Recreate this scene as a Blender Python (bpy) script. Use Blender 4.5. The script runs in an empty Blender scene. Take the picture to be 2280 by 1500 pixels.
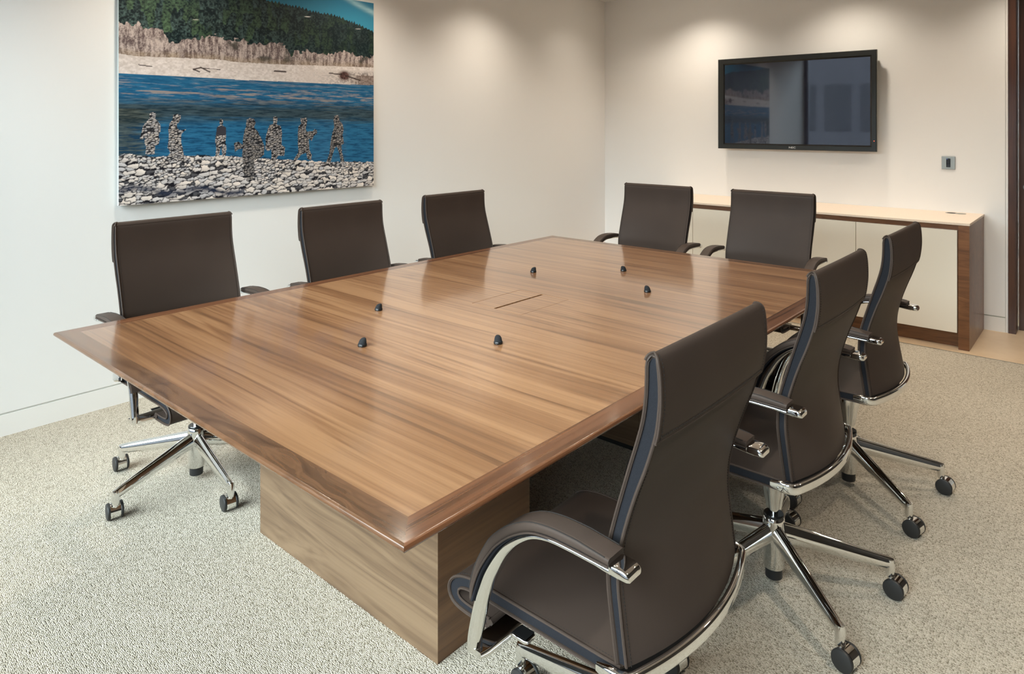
import bpy, math, random
import numpy as np
from mathutils import Vector, Matrix

random.seed(7)
PI = math.pi
SC = bpy.context.scene
COL = SC.collection

# ------------------------------------------------------------------ camera
CAM_F, CAM_CY, CAM_YAW, CAM_H = 1543.55, 279.55, 0.7165, 1.457
cam_data = bpy.data.cameras.new('camera')
cam = bpy.data.objects.new('camera', cam_data)
COL.objects.link(cam)
cam.location = (0, 0, CAM_H)
cam.rotation_euler = (PI / 2, 0, CAM_YAW)
cam_data.sensor_fit = 'HORIZONTAL'
cam_data.sensor_width = 36.0
cam_data.lens = 36.0 * CAM_F / 2280.0
cam_data.shift_x = 0.0
cam_data.shift_y = -(750.0 - CAM_CY) / 2280.0
cam_data.clip_start = 0.02
SC.camera = cam

# ------------------------------------------------------------------ view
SC.view_settings.view_transform = 'Standard'
SC.view_settings.look = 'None'
SC.view_settings.exposure = 0.37
SC.view_settings.gamma = 1.0
SC.view_settings.use_curve_mapping = False
SC.cycles.use_denoising = True
SC.cycles.max_bounces = 10
SC.cycles.diffuse_bounces = 5
SC.cycles.glossy_bounces = 5
SC.cycles.transparent_max_bounces = 12
SC.cycles.sample_clamp_indirect = 6.0
SC.cycles.caustics_reflective = False
SC.cycles.caustics_refractive = False

# ------------------------------------------------------------------ sky
SKY = 21.5
world = bpy.data.worlds.new('overcast_sky')
SC.world = world
world.use_nodes = True
wn, wl = world.node_tree.nodes, world.node_tree.links
wn.clear()
w_out = wn.new('ShaderNodeOutputWorld'); w_bg = wn.new('ShaderNodeBackground')
w_tc = wn.new('ShaderNodeTexCoord'); w_sep = wn.new('ShaderNodeSeparateXYZ'); w_rmp = wn.new('ShaderNodeValToRGB')
w_rmp.color_ramp.elements[0].position = 0.0
w_rmp.color_ramp.elements[0].color = (0.05, 0.055, 0.06, 1)
w_rmp.color_ramp.elements[1].position = 0.5
w_rmp.color_ramp.elements[1].color = (0.84, 0.94, 1.0, 1)
e = w_rmp.color_ramp.elements.new(0.02); e.color = (0.40, 0.46, 0.50, 1)
wl.new(w_tc.outputs['Generated'], w_sep.inputs[0]); wl.new(w_sep.outputs[2], w_rmp.inputs[0])
wl.new(w_rmp.outputs[0], w_bg.inputs[0]); wl.new(w_bg.outputs[0], w_out.inputs[0])
w_bg.inputs[1].default_value = SKY

# room dimensions
WX, WYB, WYF, WXR, CEIL = -3.934, 5.963, -0.25, 1.45, 2.72
WGX = 0.10   # right-hand end of the glazing
DOWNLIGHT_W = 56.0
ld = bpy.data.lights.new('window_daylight_portal', 'AREA')
ld.shape = 'RECTANGLE'; ld.size = WGX - WX; ld.size_y = CEIL
ld.cycles.is_portal = True
lo = bpy.data.objects.new('window_daylight_portal', ld); COL.objects.link(lo)
lo.location = ((WX + WGX) / 2, WYF - 0.10, CEIL / 2); lo.rotation_euler = (PI / 2, 0, 0)
# ------------------------------------------------------------------ node helpers
def newmat(name):
    m = bpy.data.materials.new(name); m.use_nodes = True
    nt = m.node_tree
    return m, nt, nt.nodes['Principled BSDF']

def nd(nt, t, **kw):
    n = nt.nodes.new(t)
    for k, v in kw.items():
        if k in n.inputs: n.inputs[k].default_value = v
        else: setattr(n, k, v)
    return n

def math_n(nt, op, a, b=None, c=None):
    n = nt.nodes.new('ShaderNodeMath'); n.operation = op
    for i, v in enumerate((a, b, c)):
        if v is None: continue
        if isinstance(v, (int, float)): n.inputs[i].default_value = v
        else: nt.links.new(v, n.inputs[i])
    return n.outputs[0]

def ramp(nt, fac, stops):
    r = nt.nodes.new('ShaderNodeValToRGB')
    el = r.color_ramp.elements
    el[0].position, el[0].color = stops[0][0], tuple(stops[0][1]) + (1,)
    el[1].position, el[1].color = stops[-1][0], tuple(stops[-1][1]) + (1,)
    for p, c in stops[1:-1]:
        x = el.new(p); x.color = tuple(c) + (1,)
    nt.links.new(fac, r.inputs[0])
    return r.outputs[0]

def srgb(r, g, b):
    f = lambda c: (c / 255) / 12.92 if c / 255 <= 0.04045 else ((c / 255 + 0.055) / 1.055) ** 2.4
    return (f(r), f(g), f(b))

def coords(nt, scale, loc=(0, 0, 0)):
    tc = nt.nodes.new('ShaderNodeTexCoord')
    mp = nt.nodes.new('ShaderNodeMapping')
    mp.inputs['Scale'].default_value = scale; mp.inputs['Location'].default_value = loc
    nt.links.new(tc.outputs['Object'], mp.inputs[0])
    return mp.outputs[0]

def noise(nt, vec, scale=1.0, detail=2.0, rough=0.5, dist=0.0):
    n = nt.nodes.new('ShaderNodeTexNoise')
    n.inputs['Scale'].default_value = scale; n.inputs['Detail'].default_value = detail
    n.inputs['Roughness'].default_value = rough; n.inputs['Distortion'].default_value = dist
    nt.links.new(vec, n.inputs['Vector'])
    return n.outputs['Fac']

def plain(name, col, rough=0.5, metal=0.0, spec=0.5, bump=0.0, bscale=300.0, coat=0.0, mott=0.0):
    m, nt, b = newmat(name)
    v = coords(nt, (1, 1, 1))
    n = noise(nt, v, bscale, 3.0)
    lo_ = tuple(c * (1 - mott) for c in col); hi_ = tuple(min(1, c * (1 + mott)) for c in col)
    nt.links.new(ramp(nt, n, [(0.3, lo_), (0.7, hi_)]), b.inputs['Base Color'])
    b.inputs['Roughness'].default_value = rough; b.inputs['Metallic'].default_value = metal
    b.inputs['Specular IOR Level'].default_value = spec
    b.inputs['Coat Weight'].default_value = coat; b.inputs['Coat Roughness'].default_value = 0.05
    if bump:
        bp = nt.nodes.new('ShaderNodeBump'); bp.inputs['Strength'].default_value = bump
        bp.inputs['Distance'].default_value = 0.001
        nt.links.new(n, bp.inputs['Height']); nt.links.new(bp.outputs[0], b.inputs['Normal'])
    return m

def wood(name, along, light, mid, dark, seed=0.0, rough=0.3, ring=9.0, across=2.6, lng=0.45, coat=0.0, streak=0.5, spec=0.5):
    """walnut veneer; along = axis index of the grain"""
    m, nt, b = newmat(name)
    ac = 1 if along == 0 else (0 if along == 1 else 0)      # main axis across the grain on a flat face
    s1 = [across] * 3; s1[along] = lng
    v1 = coords(nt, s1, (seed, seed * 1.7, seed * 0.6))
    n1 = noise(nt, v1, 1.0, 2.0, 0.5, 0.25)
    # the veneer figure: a slow sideways wander of the growth lines
    tc = nt.nodes.new('ShaderNodeTexCoord')
    wob = nt.nodes.new('ShaderNodeCombineXYZ')
    off = math_n(nt, 'MULTIPLY', math_n(nt, 'SUBTRACT', n1, 0.5), ring * 0.030)
    sw = [7.0] * 3; sw[along] = 1.6
    nw = noise(nt, coords(nt, sw, (seed, 4, 2)), 1.0, 2.0)
    off = math_n(nt, 'ADD', off, math_n(nt, 'MULTIPLY', math_n(nt, 'SUBTRACT', nw, 0.5), 0.020))
    for k_ in range(3):
        if k_ != along: nt.links.new(off, wob.inputs[k_])
    add = nt.nodes.new('ShaderNodeVectorMath'); add.operation = 'ADD'
    nt.links.new(tc.outputs['Object'], add.inputs[0]); nt.links.new(wob.outputs[0], add.inputs[1])
    def warped(scale, loc=(0, 0, 0)):
        mp = nt.nodes.new('ShaderNodeMapping'); mp.inputs['Scale'].default_value = scale; mp.inputs['Location'].default_value = loc
        nt.links.new(add.outputs[0], mp.inputs[0]); return mp.outputs[0]
    s15 = [16.0] * 3; s15[along] = 0.35
    n15 = noise(nt, warped(s15, (seed * 2, seed, 3.1)), 1.0, 2.0, 0.5)
    s2 = [62.0] * 3; s2[along] = 0.6
    n2 = noise(nt, warped(s2, (seed, 0, 0)), 1.0, 2.0, 0.5)
    s25 = [170.0] * 3; s25[along] = 1.5
    n25 = noise(nt, warped(s25, (seed, 1, 0)), 1.0, 1.0, 0.5)
    vein = math_n(nt, 'POWER', n2, 3.0)
    s3 = [420.0] * 3; s3[along] = 9.0
    n3 = noise(nt, coords(nt, s3), 1.0, 2.0, 0.6)
    s4 = [1.8] * 3; s4[along] = 0.8
    n4 = noise(nt, coords(nt, s4, (seed + 5, 2, 1)), 1.0, 2.0)
    f = math_n(nt, 'MULTIPLY', n15, 0.85 * (0.5 + streak))
    f = math_n(nt, 'ADD', f, math_n(nt, 'MULTIPLY', vein, 2.3 * streak))
    f = math_n(nt, 'ADD', f, math_n(nt, 'MULTIPLY', n25, 0.42 * streak))
    f = math_n(nt, 'ADD', f, math_n(nt, 'MULTIPLY', n3, 0.18))
    f = math_n(nt, 'ADD', f, math_n(nt, 'MULTIPLY', n4, 0.40))
    base = 0.425 * (0.5 + streak) + 2.3 * streak * 0.14 + 0.21 * streak + 0.09 + 0.20
    f = math_n(nt, 'SUBTRACT', f, base - 0.36)
    c = ramp(nt, f, [(0.12, light), (0.45, mid), (0.9, dark)])
    nt.links.new(c, b.inputs['Base Color'])
    b.inputs['Roughness'].default_value = rough
    b.inputs['Specular IOR Level'].default_value = spec
    b.inputs['Coat Weight'].default_value = coat; b.inputs['Coat Roughness'].default_value = 0.11
    bp = nt.nodes.new('ShaderNodeBump'); bp.inputs['Strength'].default_value = 0.05; bp.inputs['Distance'].default_value = 0.0005
    nt.links.new(n3, bp.inputs['Height']); nt.links.new(bp.outputs[0], b.inputs['Normal'])
    return m

def emis(name, col, strength):
    m, nt, b = newmat(name)
    b.inputs['Base Color'].default_value = tuple(col) + (1,)
    b.inputs['Emission Color'].default_value = tuple(col) + (1,)
    b.inputs['Emission Strength'].default_value = strength
    return m

# ------------------------------------------------------------------ materials
M = {}
M['wall'] = plain('wall_paint', (0.84, 0.832, 0.818), 0.72, bump=0.03, bscale=220, spec=0.3)
M['base'] = plain('baseboard_paint', (0.84, 0.825, 0.80), 0.5, spec=0.4)
M['gap'] = plain('shadow_gap_paint', (0.50, 0.50, 0.44), 0.6)
M['gap_light'] = plain('shallow_gap_paint', (0.66, 0.66, 0.62), 0.6)
M['dim_wall'] = plain('guessed_dark_wall_finish', (0.030, 0.026, 0.023), 0.45)  # invented finish for the unseen right wall, dark for its effect on light
M['ceil'] = plain('ceiling_paint', (0.83, 0.82, 0.80), 0.8, spec=0.2)
M['chrome'] = plain('polished_aluminium', (0.84, 0.84, 0.83), 0.055, 1.0)
M['black'] = plain('black_plastic', (0.012, 0.012, 0.013), 0.35, bump=0.05, bscale=900)
M['wheel'] = plain('wheel_plastic', (0.015, 0.0148, 0.0148), 0.5, bump=0.04, bscale=900)
M['navy'] = plain('navy_mesh_fabric', (0.0095, 0.010, 0.0132), 0.85, bump=0.5, bscale=900, mott=0.25, spec=0.25)
M['stitch'] = plain('dark_thread', (0.018, 0.014, 0.012), 0.8)
M['foam'] = plain('microphone_foam', (0.012, 0.013, 0.015), 0.9, bump=0.8, bscale=1500, mott=0.4, spec=0.3)
M['gloss_black'] = plain('glossy_black_plastic', (0.01, 0.01, 0.01), 0.15)
M['cream'] = plain('cream_gloss_lacquer', (0.78, 0.71, 0.60), 0.12, coat=0.5)
M['stone'] = plain('pale_limestone', (0.77, 0.63, 0.50), 0.35, mott=0.06, bscale=160)
M['bezel'] = plain('tv_bezel_plastic', (0.008, 0.009, 0.0075), 0.42, bump=0.1, bscale=1200)
M['bezel_edge'] = plain('tv_edge_plastic', (0.20, 0.20, 0.18), 0.4)
M['steel'] = plain('brushed_steel', (0.36, 0.36, 0.33), 0.45, 1.0, bscale=500)
M['white_ink'] = plain('white_lettering', (0.6, 0.6, 0.6), 0.5)
M['led'] = emis('red_standby_led', (1.0, 0.10, 0.04), 2.5)
M['lamp'] = emis('downlight_lamp', (1.0, 0.86, 0.68), 18.0)
M['trimwhite'] = plain('downlight_trim', (0.8, 0.8, 0.78), 0.4)
M['dark_gap'] = plain('recess_black', (0.006, 0.006, 0.006), 0.9)
M['panel_side'] = plain('picture_edge', (0.55, 0.60, 0.58), 0.3)
M['facade'] = plain('facade_render', (0.030, 0.030, 0.035), 0.9, bscale=4, mott=0.1)
M['facade_glass'] = plain('facade_window_glass', (0.007, 0.008, 0.011), 0.8)
M['frame_metal'] = plain('window_frame_metal', (0.10, 0.11, 0.13), 0.5)
M['street'] = plain('street_asphalt', (0.08, 0.08, 0.08), 0.9, bscale=3, mott=0.2)

M['walnut_top'] = wood('walnut_veneer_top', 0, srgb(155, 115, 80), srgb(126, 87, 56), srgb(70, 44, 26), 0.0, 0.28, 5.0, 1.9, 0.42, streak=0.55, coat=1.0)
M['walnut_border_y'] = wood('walnut_border_lengthwise', 1, srgb(112, 72, 47), srgb(92, 57, 36), srgb(58, 35, 21), 3.0, 0.25, 4.0, 2.0, 0.5, streak=0.8, coat=0.65, spec=0.35)
M['walnut_border_x'] = wood('walnut_border_crosswise', 0, srgb(112, 80, 56), srgb(90, 62, 42), srgb(54, 36, 25), 6.0, 0.25, 6.0, 7.0, 3.0, streak=0.5, coat=0.65, spec=0.35)
M['walnut_base'] = wood('walnut_pedestal_veneer', 0, srgb(112, 91, 70), srgb(92, 72, 54), srgb(60, 46, 35), 9.0, 0.36, 9.0, 3.0, 0.6, streak=0.5)
M['walnut_base_y'] = wood('walnut_pedestal_shaded_side', 1, srgb(104, 72, 44), srgb(84, 55, 32), srgb(52, 33, 19), 4.0, 0.36, 7.0, 3.0, 0.7, streak=0.5)  # under-table shade put into the side veneer: darker, more orange
M['walnut_dark'] = wood('dark_walnut', 0, srgb(128, 86, 54), srgb(104, 67, 40), srgb(66, 40, 24), 12.0, 0.3, 5.0, 6.0, 2.0, streak=0.4)
M['walnut_door'] = wood('dark_stained_walnut', 2, srgb(92, 60, 44), srgb(70, 44, 33), srgb(40, 25, 20), 15.0, 0.3, 5.0, 6.0, 0.8, streak=0.4)

# leather
def leather():
    m, nt, b = newmat('brown_leather')
    v = coords(nt, (1, 1, 1))
    n = noise(nt, v, 5.0, 2.0)
    vo = nt.nodes.new('ShaderNodeTexVoronoi'); vo.inputs['Scale'].default_value = 900
    nt.links.new(v, vo.inputs['Vector'])
    nt.links.new(ramp(nt, n, [(0.3, (0.051, 0.0365, 0.0295)), (0.7, (0.057, 0.041, 0.033))]), b.inputs['Base Color'])
    b.inputs['Roughness'].default_value = 0.46
    b.inputs['Specular IOR Level'].default_value = 0.10
    bp = nt.nodes.new('ShaderNodeBump'); bp.inputs['Strength'].default_value = 0.18; bp.inputs['Distance'].default_value = 0.0006
    nt.links.new(vo.outputs['Distance'], bp.inputs['Height']); nt.links.new(bp.outputs[0], b.inputs['Normal'])
    return m
M['leather'] = leather()

# carpet: loop pile in rows
def carpet():
    m, nt, b = newmat('loop_pile_carpet')
    v = coords(nt, (190, 245, 1))
    vo = nt.nodes.new('ShaderNodeTexVoronoi'); vo.inputs['Scale'].default_value = 1.0; vo.inputs['Randomness'].default_value = 0.75
    vo.voronoi_dimensions = '2D'
    nt.links.new(v, vo.inputs['Vector'])
    d = vo.outputs['Distance']
    sp = nt.nodes.new('ShaderNodeSeparateColor'); nt.links.new(vo.outputs['Color'], sp.inputs[0])
    big = noise(nt, coords(nt, (1, 1, 1)), 1.6, 2.0)
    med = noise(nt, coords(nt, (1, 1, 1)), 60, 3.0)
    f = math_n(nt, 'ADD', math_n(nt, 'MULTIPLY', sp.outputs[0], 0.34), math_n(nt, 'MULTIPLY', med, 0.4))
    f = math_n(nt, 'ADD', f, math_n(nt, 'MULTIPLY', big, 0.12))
    f = math_n(nt, 'SUBTRACT', f, math_n(nt, 'MULTIPLY', math_n(nt, 'POWER', d, 2.0), 0.65))  # crevice shade between the loops, put into the pile colour
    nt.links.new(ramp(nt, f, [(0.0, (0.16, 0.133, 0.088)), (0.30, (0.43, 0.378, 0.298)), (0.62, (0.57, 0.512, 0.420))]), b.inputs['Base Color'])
    b.inputs['Roughness'].default_value = 0.95; b.inputs['Specular IOR Level'].default_value = 0.15
    b.inputs['Sheen Weight'].default_value = 0.1
    bp = nt.nodes.new('ShaderNodeBump'); bp.inputs['Strength'].default_value = 0.9; bp.inputs['Distance'].default_value = 0.003
    bp.invert = True
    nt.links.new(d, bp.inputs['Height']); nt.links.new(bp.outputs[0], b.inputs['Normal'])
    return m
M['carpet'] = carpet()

def stonefloor():
    m, nt, b = newmat('limestone_floor')
    n = noise(nt, coords(nt, (1, 1, 1)), 9, 4.0, 0.6)
    nt.links.new(ramp(nt, n, [(0.3, (0.64, 0.47, 0.30)), (0.7, (0.70, 0.53, 0.35))]), b.inputs['Base Color'])
    b.inputs['Roughness'].default_value = 0.3
    return m
M['stonefloor'] = stonefloor()

def screenmat():
    m, nt, b = newmat('plasma_screen_glass')
    n = noise(nt, coords(nt, (1, 1, 1)), 3, 1.0)
    nt.links.new(ramp(nt, n, [(0.3, (0.012, 0.012, 0.019)), (0.7, (0.013, 0.013, 0.021))]), b.inputs['Base Color'])
    b.inputs['Roughness'].default_value = 0.03
    b.inputs['Specular IOR Level'].default_value = 1.0
    b.inputs['Specular Tint'].default_value = (0.86, 0.90, 1.0, 1)
    b.inputs['Coat Weight'].default_value = 1.0; b.inputs['Coat IOR'].default_value = 1.7; b.inputs['Coat Roughness'].default_value = 0.03
    b.inputs['Coat Tint'].default_value = (0.9, 0.93, 1.0, 1)
    return m
M['screen'] = screenmat()

def glassmat():
    m, nt, b = newmat('clear_window_glass')
    for n in list(nt.nodes): nt.nodes.remove(n)
    o = nt.nodes.new('ShaderNodeOutputMaterial'); t = nt.nodes.new('ShaderNodeBsdfTransparent')
    g = nt.nodes.new('ShaderNodeBsdfGlossy'); g.inputs['Roughness'].default_value = 0.02
    f = nt.nodes.new('ShaderNodeFresnel'); f.inputs[0].default_value = 1.35
    x = nt.nodes.new('ShaderNodeMixShader'); t.inputs[0].default_value = (0.95, 0.97, 0.96, 1)
    nt.links.new(f.outputs[0], x.inputs[0]); nt.links.new(t.outputs[0], x.inputs[1]); nt.links.new(g.outputs[0], x.inputs[2])
    nt.links.new(x.outputs[0], o.inputs[0])
    return m
M['glass'] = glassmat()

def artmat():
    m, nt, b = newmat('face_mounted_print')
    a = nt.nodes.new('ShaderNodeAttribute'); a.attribute_name = 'print_ink'
    nt.links.new(a.outputs['Color'], b.inputs['Base Color'])
    b.inputs['Roughness'].default_value = 0.5; b.inputs['Specular IOR Level'].default_value = 0.2
    b.inputs['Coat Weight'].default_value = 0.6; b.inputs['Coat Roughness'].default_value = 0.02
    return m
M['art'] = artmat()

# ------------------------------------------------------------------ mesh helpers
class MB:
    def __init__(s): s.v = []; s.f = []; s.mi = []
    def add(s, verts, faces, mi=0):
        o = len(s.v); s.v += [tuple(p) for p in verts]
        s.f += [tuple(i + o for i in q) for q in faces]; s.mi += [mi] * len(faces)
        return s
    def box(s, x0, x1, y0, y1, z0, z1, mi=0, bev=0.0):
        if bev > 0:
            b = bev; pts = []
            for (z, ins) in ((z0, b), (z0 + b, 0), (z1 - b, 0), (z1, b)):
                for (cx, cy, sx, sy) in ((x0, y0, 1, 1), (x1, y0, -1, 1), (x1, y1, -1, -1), (x0, y1, 1, -1)):
                    k = ins + b
                    pa = (cx + sx * k, cy + sy * ins, z); pb = (cx + sx * ins, cy + sy * k, z)
                    pts += [pb, pa] if (sx * sy > 0) else [pa, pb]
            # ring order must be ccw
            rings = []
            for r in range(4):
                q = pts[r * 8:(r + 1) * 8]
                c = ((x0 + x1) / 2, (y0 + y1) / 2)
                q.sort(key=lambda p: math.atan2(p[1] - c[1], p[0] - c[0])); rings.append(q)
            v = [p for q in rings for p in q]; f = []
            for r in range(3):
                for i in range(8):
                    j = (i + 1) % 8
                    f.append((r * 8 + i, r * 8 + j, r * 8 + 8 + j, r * 8 + 8 + i))
            f.append(tuple(range(7, -1, -1))); f.append(tuple(range(24, 32)))
            return s.add(v, f, mi)
        v = [(x0, y0, z0), (x1, y0, z0), (x1, y1, z0), (x0, y1, z0), (x0, y0, z1), (x1, y0, z1), (x1, y1, z1), (x0, y1, z1)]
        return s.add(v, [(0, 3, 2, 1), (4, 5, 6, 7), (0, 1, 5, 4), (1, 2, 6, 5), (2, 3, 7, 6), (3, 0, 4, 7)], mi)
    def rings(s, rings, mi=0, cap=True, closed=False):
        n = len(rings[0]); v = [p for r in rings for p in r]; f = []
        R = len(rings)
        for r in range(R if closed else R - 1):
            r2 = (r + 1) % R
            for i in range(n):
                j = (i + 1) % n
                f.append((r * n + i, r * n + j, r2 * n + j, r2 * n + i))
        if cap and not closed:
            f.append(tuple(range(n - 1, -1, -1))); f.append(tuple((R - 1) * n + i for i in range(n)))
        return s.add(v, f, mi)
    def lathe(s, prof, c=(0, 0, 0), n=24, mi=0):
        return s.rings([[(c[0] + r * math.cos(2 * PI * k / n), c[1] + r * math.sin(2 * PI * k / n), c[2] + z) for k in range(n)] for r, z in prof], mi)
    def lathe_axis(s, prof, c, axis, n=24, mi=0):
        a = Vector(axis).normalized(); u = a.orthogonal().normalized(); w = a.cross(u); c = Vector(c)
        return s.rings([[tuple(c + a * t + (u * math.cos(2 * PI * k / n) + w * math.sin(2 * PI * k / n)) * r) for k in range(n)] for r, t in prof], mi)
    def tube(s, pts, rad, n=8, mi=0, closed=False):
        P = [Vector(p) for p in pts]; N = len(P); rr = []
        up = None
        for i in range(N):
            a = P[i - 1] if (i > 0 or closed) else P[i]; b = P[(i + 1) % N] if (i < N - 1 or closed) else P[i]
            t = (b - a).normalized()
            if up is None: up = t.orthogonal().normalized()
            u = (up - t * up.dot(t)).normalized(); up = u; w = t.cross(u)
            r = rad if isinstance(rad, (int, float)) else rad[i]
            rr.append([tuple(P[i] + (u * math.cos(2 * PI * k / n) + w * math.sin(2 * PI * k / n)) * r) for k in range(n)])
        return s.rings(rr, mi, True, closed)
    def build(s, name, mats, parent=None, smooth=40):
        me = bpy.data.meshes.new(name)
        me.from_pydata(s.v, [], s.f)
        for m in (mats if isinstance(mats, (list, tuple)) else [mats]): me.materials.append(m)
        me.polygons.foreach_set('material_index', s.mi)
        if smooth:
            me.polygons.foreach_set('use_smooth', [True] * len(me.polygons))
            me.set_sharp_from_angle(angle=math.radians(smooth))
        me.update()
        bm_fix(me)
        o = bpy.data.objects.new(name, me); COL.objects.link(o)
        if parent is not None: o.parent = parent
        return o

def bm_fix(me):
    import bmesh
    b = bmesh.new(); b.from_mesh(me)
    bmesh.ops.recalc_face_normals(b, faces=b.faces[:])
    b.to_mesh(me); b.free()

def thing(name, label, cat, loc=(0, 0, 0), rz=0.0, group=None):
    o = bpy.data.objects.new(name, None); COL.objects.link(o)
    o.empty_display_size = 0.1
    o.location = loc; o.rotation_euler = (0, 0, rz)
    o['label'] = label; o['category'] = cat
    if group: o['group'] = group
    return o

def tag(o, label, cat, group=None):
    o['label'] = label; o['category'] = cat
    if group: o['group'] = group
    return o

def struct(o):
    o['kind'] = 'structure'; return o

def copy_tree(o, parent=None):
    c = o.copy(); COL.objects.link(c)
    if parent is not None: c.parent = parent
    for ch in list(o.children): copy_tree(ch, c)
    return c

def spline(pts, n):
    """Catmull-Rom, resampled evenly to n points (any dimension)"""
    P = [np.array(p, float) for p in pts]
    P = [2 * P[0] - P[1]] + P + [2 * P[-1] - P[-2]]
    out = []
    for i in range(1, len(P) - 2):
        for k in range(12):
            t = k / 12.0
            a, b, c, d = P[i - 1], P[i], P[i + 1], P[i + 2]
            out.append(0.5 * ((2 * b) + (-a + c) * t + (2 * a - 5 * b + 4 * c - d) * t * t + (-a + 3 * b - 3 * c + d) * t ** 3))
    out.append(P[-2]); out = np.array(out)
    L = np.concatenate([[0], np.cumsum(np.linalg.norm(np.diff(out, axis=0), axis=1))])
    s = np.linspace(0, L[-1], n)
    return np.stack([np.interp(s, L, out[:, k]) for k in range(out.shape[1])], 1)

# ================================================================== SETTING
T = 0.12
GAPZ0, GAPZ1 = 0.100, 0.109
# floor
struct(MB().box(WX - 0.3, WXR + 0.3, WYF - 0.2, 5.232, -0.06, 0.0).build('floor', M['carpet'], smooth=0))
sf = MB()
sf.box(WX - 0.3, WXR + 0.3, 5.235, 7.4, -0.06, 0.0)
struct(sf.build('floor_stone', M['stonefloor'], smooth=0))
struct(MB().box(WX - 0.3, WXR + 0.3, 5.231, 5.236, -0.05, 0.0015).build('trim_1', M['steel'], smooth=0))
# left wall
struct(MB().box(WX - T, WX, WYF - 0.06, WYB + T, GAPZ1, CEIL).build('wall_left', M['wall'], smooth=0))
struct(MB().box(WX - T, WX, WYF - 0.06, WYB + T, 0.0, GAPZ0).build('baseboard_left', M['base'], smooth=0))
struct(MB().box(WX - T, WX - 0.005, WYF - 0.06, WYB + T, GAPZ0, GAPZ1).build('trim_2', M['gap_light'], smooth=0))
# back wall up to the door jamb
DX0 = -0.575
struct(MB().box(WX, DX0 - 0.012, WYB, WYB + T, GAPZ1, CEIL).build('wall_back', M['wall'], smooth=0))
struct(MB().box(WX, DX0 - 0.012, WYB, WYB + T, 0.0, GAPZ0).build('baseboard_back', M['base'], smooth=0))
struct(MB().box(WX, DX0 - 0.012, WYB + 0.006, WYB + T, GAPZ0, GAPZ1).build('trim_3', M['gap'], smooth=0))
struct(MB().box(DX0 - 0.011, DX0 + 0.004, WYB + 0.004, WYB + T, 0.0, CEIL).build('trim_4', M['base'], smooth=0))
# door: jamb, leaf, handle
DX1 = 0.50
dj = MB()
dj.box(DX0 + 0.006, DX0 + 0.050, WYB - 0.004, WYB + 0.24, 0.0, 2.60)
dj.box(DX1, DX1 + 0.045, WYB - 0.004, WYB + 0.24, 0.0, 2.60)
dj.box(DX0 + 0.050, DX1, WYB - 0.004, WYB + 0.24, 2.555, 2.60)
dj = struct(dj.build('door_1', M['walnut_door'], smooth=0))
leaf = MB().box(DX0 + 0.054, DX1 - 0.004, WYB + 0.135, WYB + 0.180, 0.002, 2.55).build('door_leaf', M['walnut_door'], dj, smooth=0)
hd = MB()
hd.tube([(DX0 + 0.105, WYB + 0.135, 1.02), (DX0 + 0.105, WYB + 0.085, 1.02), (DX0 + 0.115, WYB + 0.080, 1.02), (DX0 + 0.225, WYB + 0.080, 1.02)], 0.009, 10)
hd.lathe_axis([(0.026, 0), (0.026, 0.006), (0.012, 0.008)], (DX0 + 0.105, WYB + 0.135, 1.02), (0, -1, 0), 20)
hd.build('door_handle', M['steel'], dj)
struct(MB().box(DX1 + 0.047, WXR, WYB, WYB + T, 0.0, CEIL).build('wall_back_right', M['wall'], smooth=0))
struct(MB().box(DX0 - 0.011, DX1 + 0.047, WYB + 0.002, WYB + T, 2.602, CEIL).build('wall_back_over_door', M['wall'], smooth=0))
struct(MB().box(DX0 - 0.4, DX1 + 0.4, 6.42, 6.50, 0.0, CEIL).build('wall_sky_blocker', M['wall'], smooth=0))  # unseen wall added behind the door to block sky light
struct(MB().box(DX0 - 0.4, DX1 + 0.4, WYB + T, 6.50, CEIL - 0.05, CEIL).build('ceiling_sky_blocker', M['ceil'], smooth=0))  # unseen cover added with it, closing the space behind the door
# right wall, out of view; dark finish dims this side and the chrome reflections
struct(MB().box(WXR, WXR + T, WYF - 0.06, WYB + T, 0.0, CEIL).build('wall_right', M['dim_wall'], smooth=0))
# ceiling
struct(MB().box(WX - T, WXR + T, WYF - 0.06, WYB + T, CEIL, CEIL + 0.1).build('ceiling', M['ceil'], smooth=0))
# window wall (behind the camera): glazing in frames
fr = MB()
y0, y1 = WYF - 0.07, WYF - 0.01
fr.box(WX, WGX, y0, y1, 0.0, 0.10); fr.box(WX, WGX, y0, y1, CEIL - 0.10, CEIL)
mull = [WX + 0.03, WX + 1.36, WX + 2.70, WGX - 0.03]
for x in mull: fr.box(x - 0.03, x + 0.03, y0, y1, 0.10, CEIL - 0.10)
struct(MB().box(WGX, WXR, WYF - 0.12, WYF, 0.0, CEIL).build('wall_front', M['wall'], smooth=0))
fr = struct(fr.build('window_1', M['frame_metal'], smooth=0))
for a, b in zip(mull[:-1], mull[1:]):
    MB().box(a + 0.03, b - 0.03, WYF - 0.045, WYF - 0.035, 0.10, CEIL - 0.10).build('window_pane', M['glass'], fr, smooth=0)
# street and the office building opposite the window
st = struct(MB().box(-40, 30, -40, -0.6, -9.2, -9.0).build('ground', M['street'], smooth=0))
bl = thing('office_building', 'grey office building across the street, reflected in the television screen', 'building', (-5, -14, -9.0))
MB().box(-22, 22, -8, 0, 0, 13.4).build('facade', M['facade'], bl, smooth=0)
for r in range(3):
    for k in range(-7, 8):
        xc = -2.33 + k * 1.17
        z0 = 10.3 - 3.4 * r
        wv = MB(); wv.box(xc - 0.42, xc + 0.42, -0.02, 0.03, z0, z0 + 1.6)
        wv.build('window', M['facade_glass'], bl, smooth=0)

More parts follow.
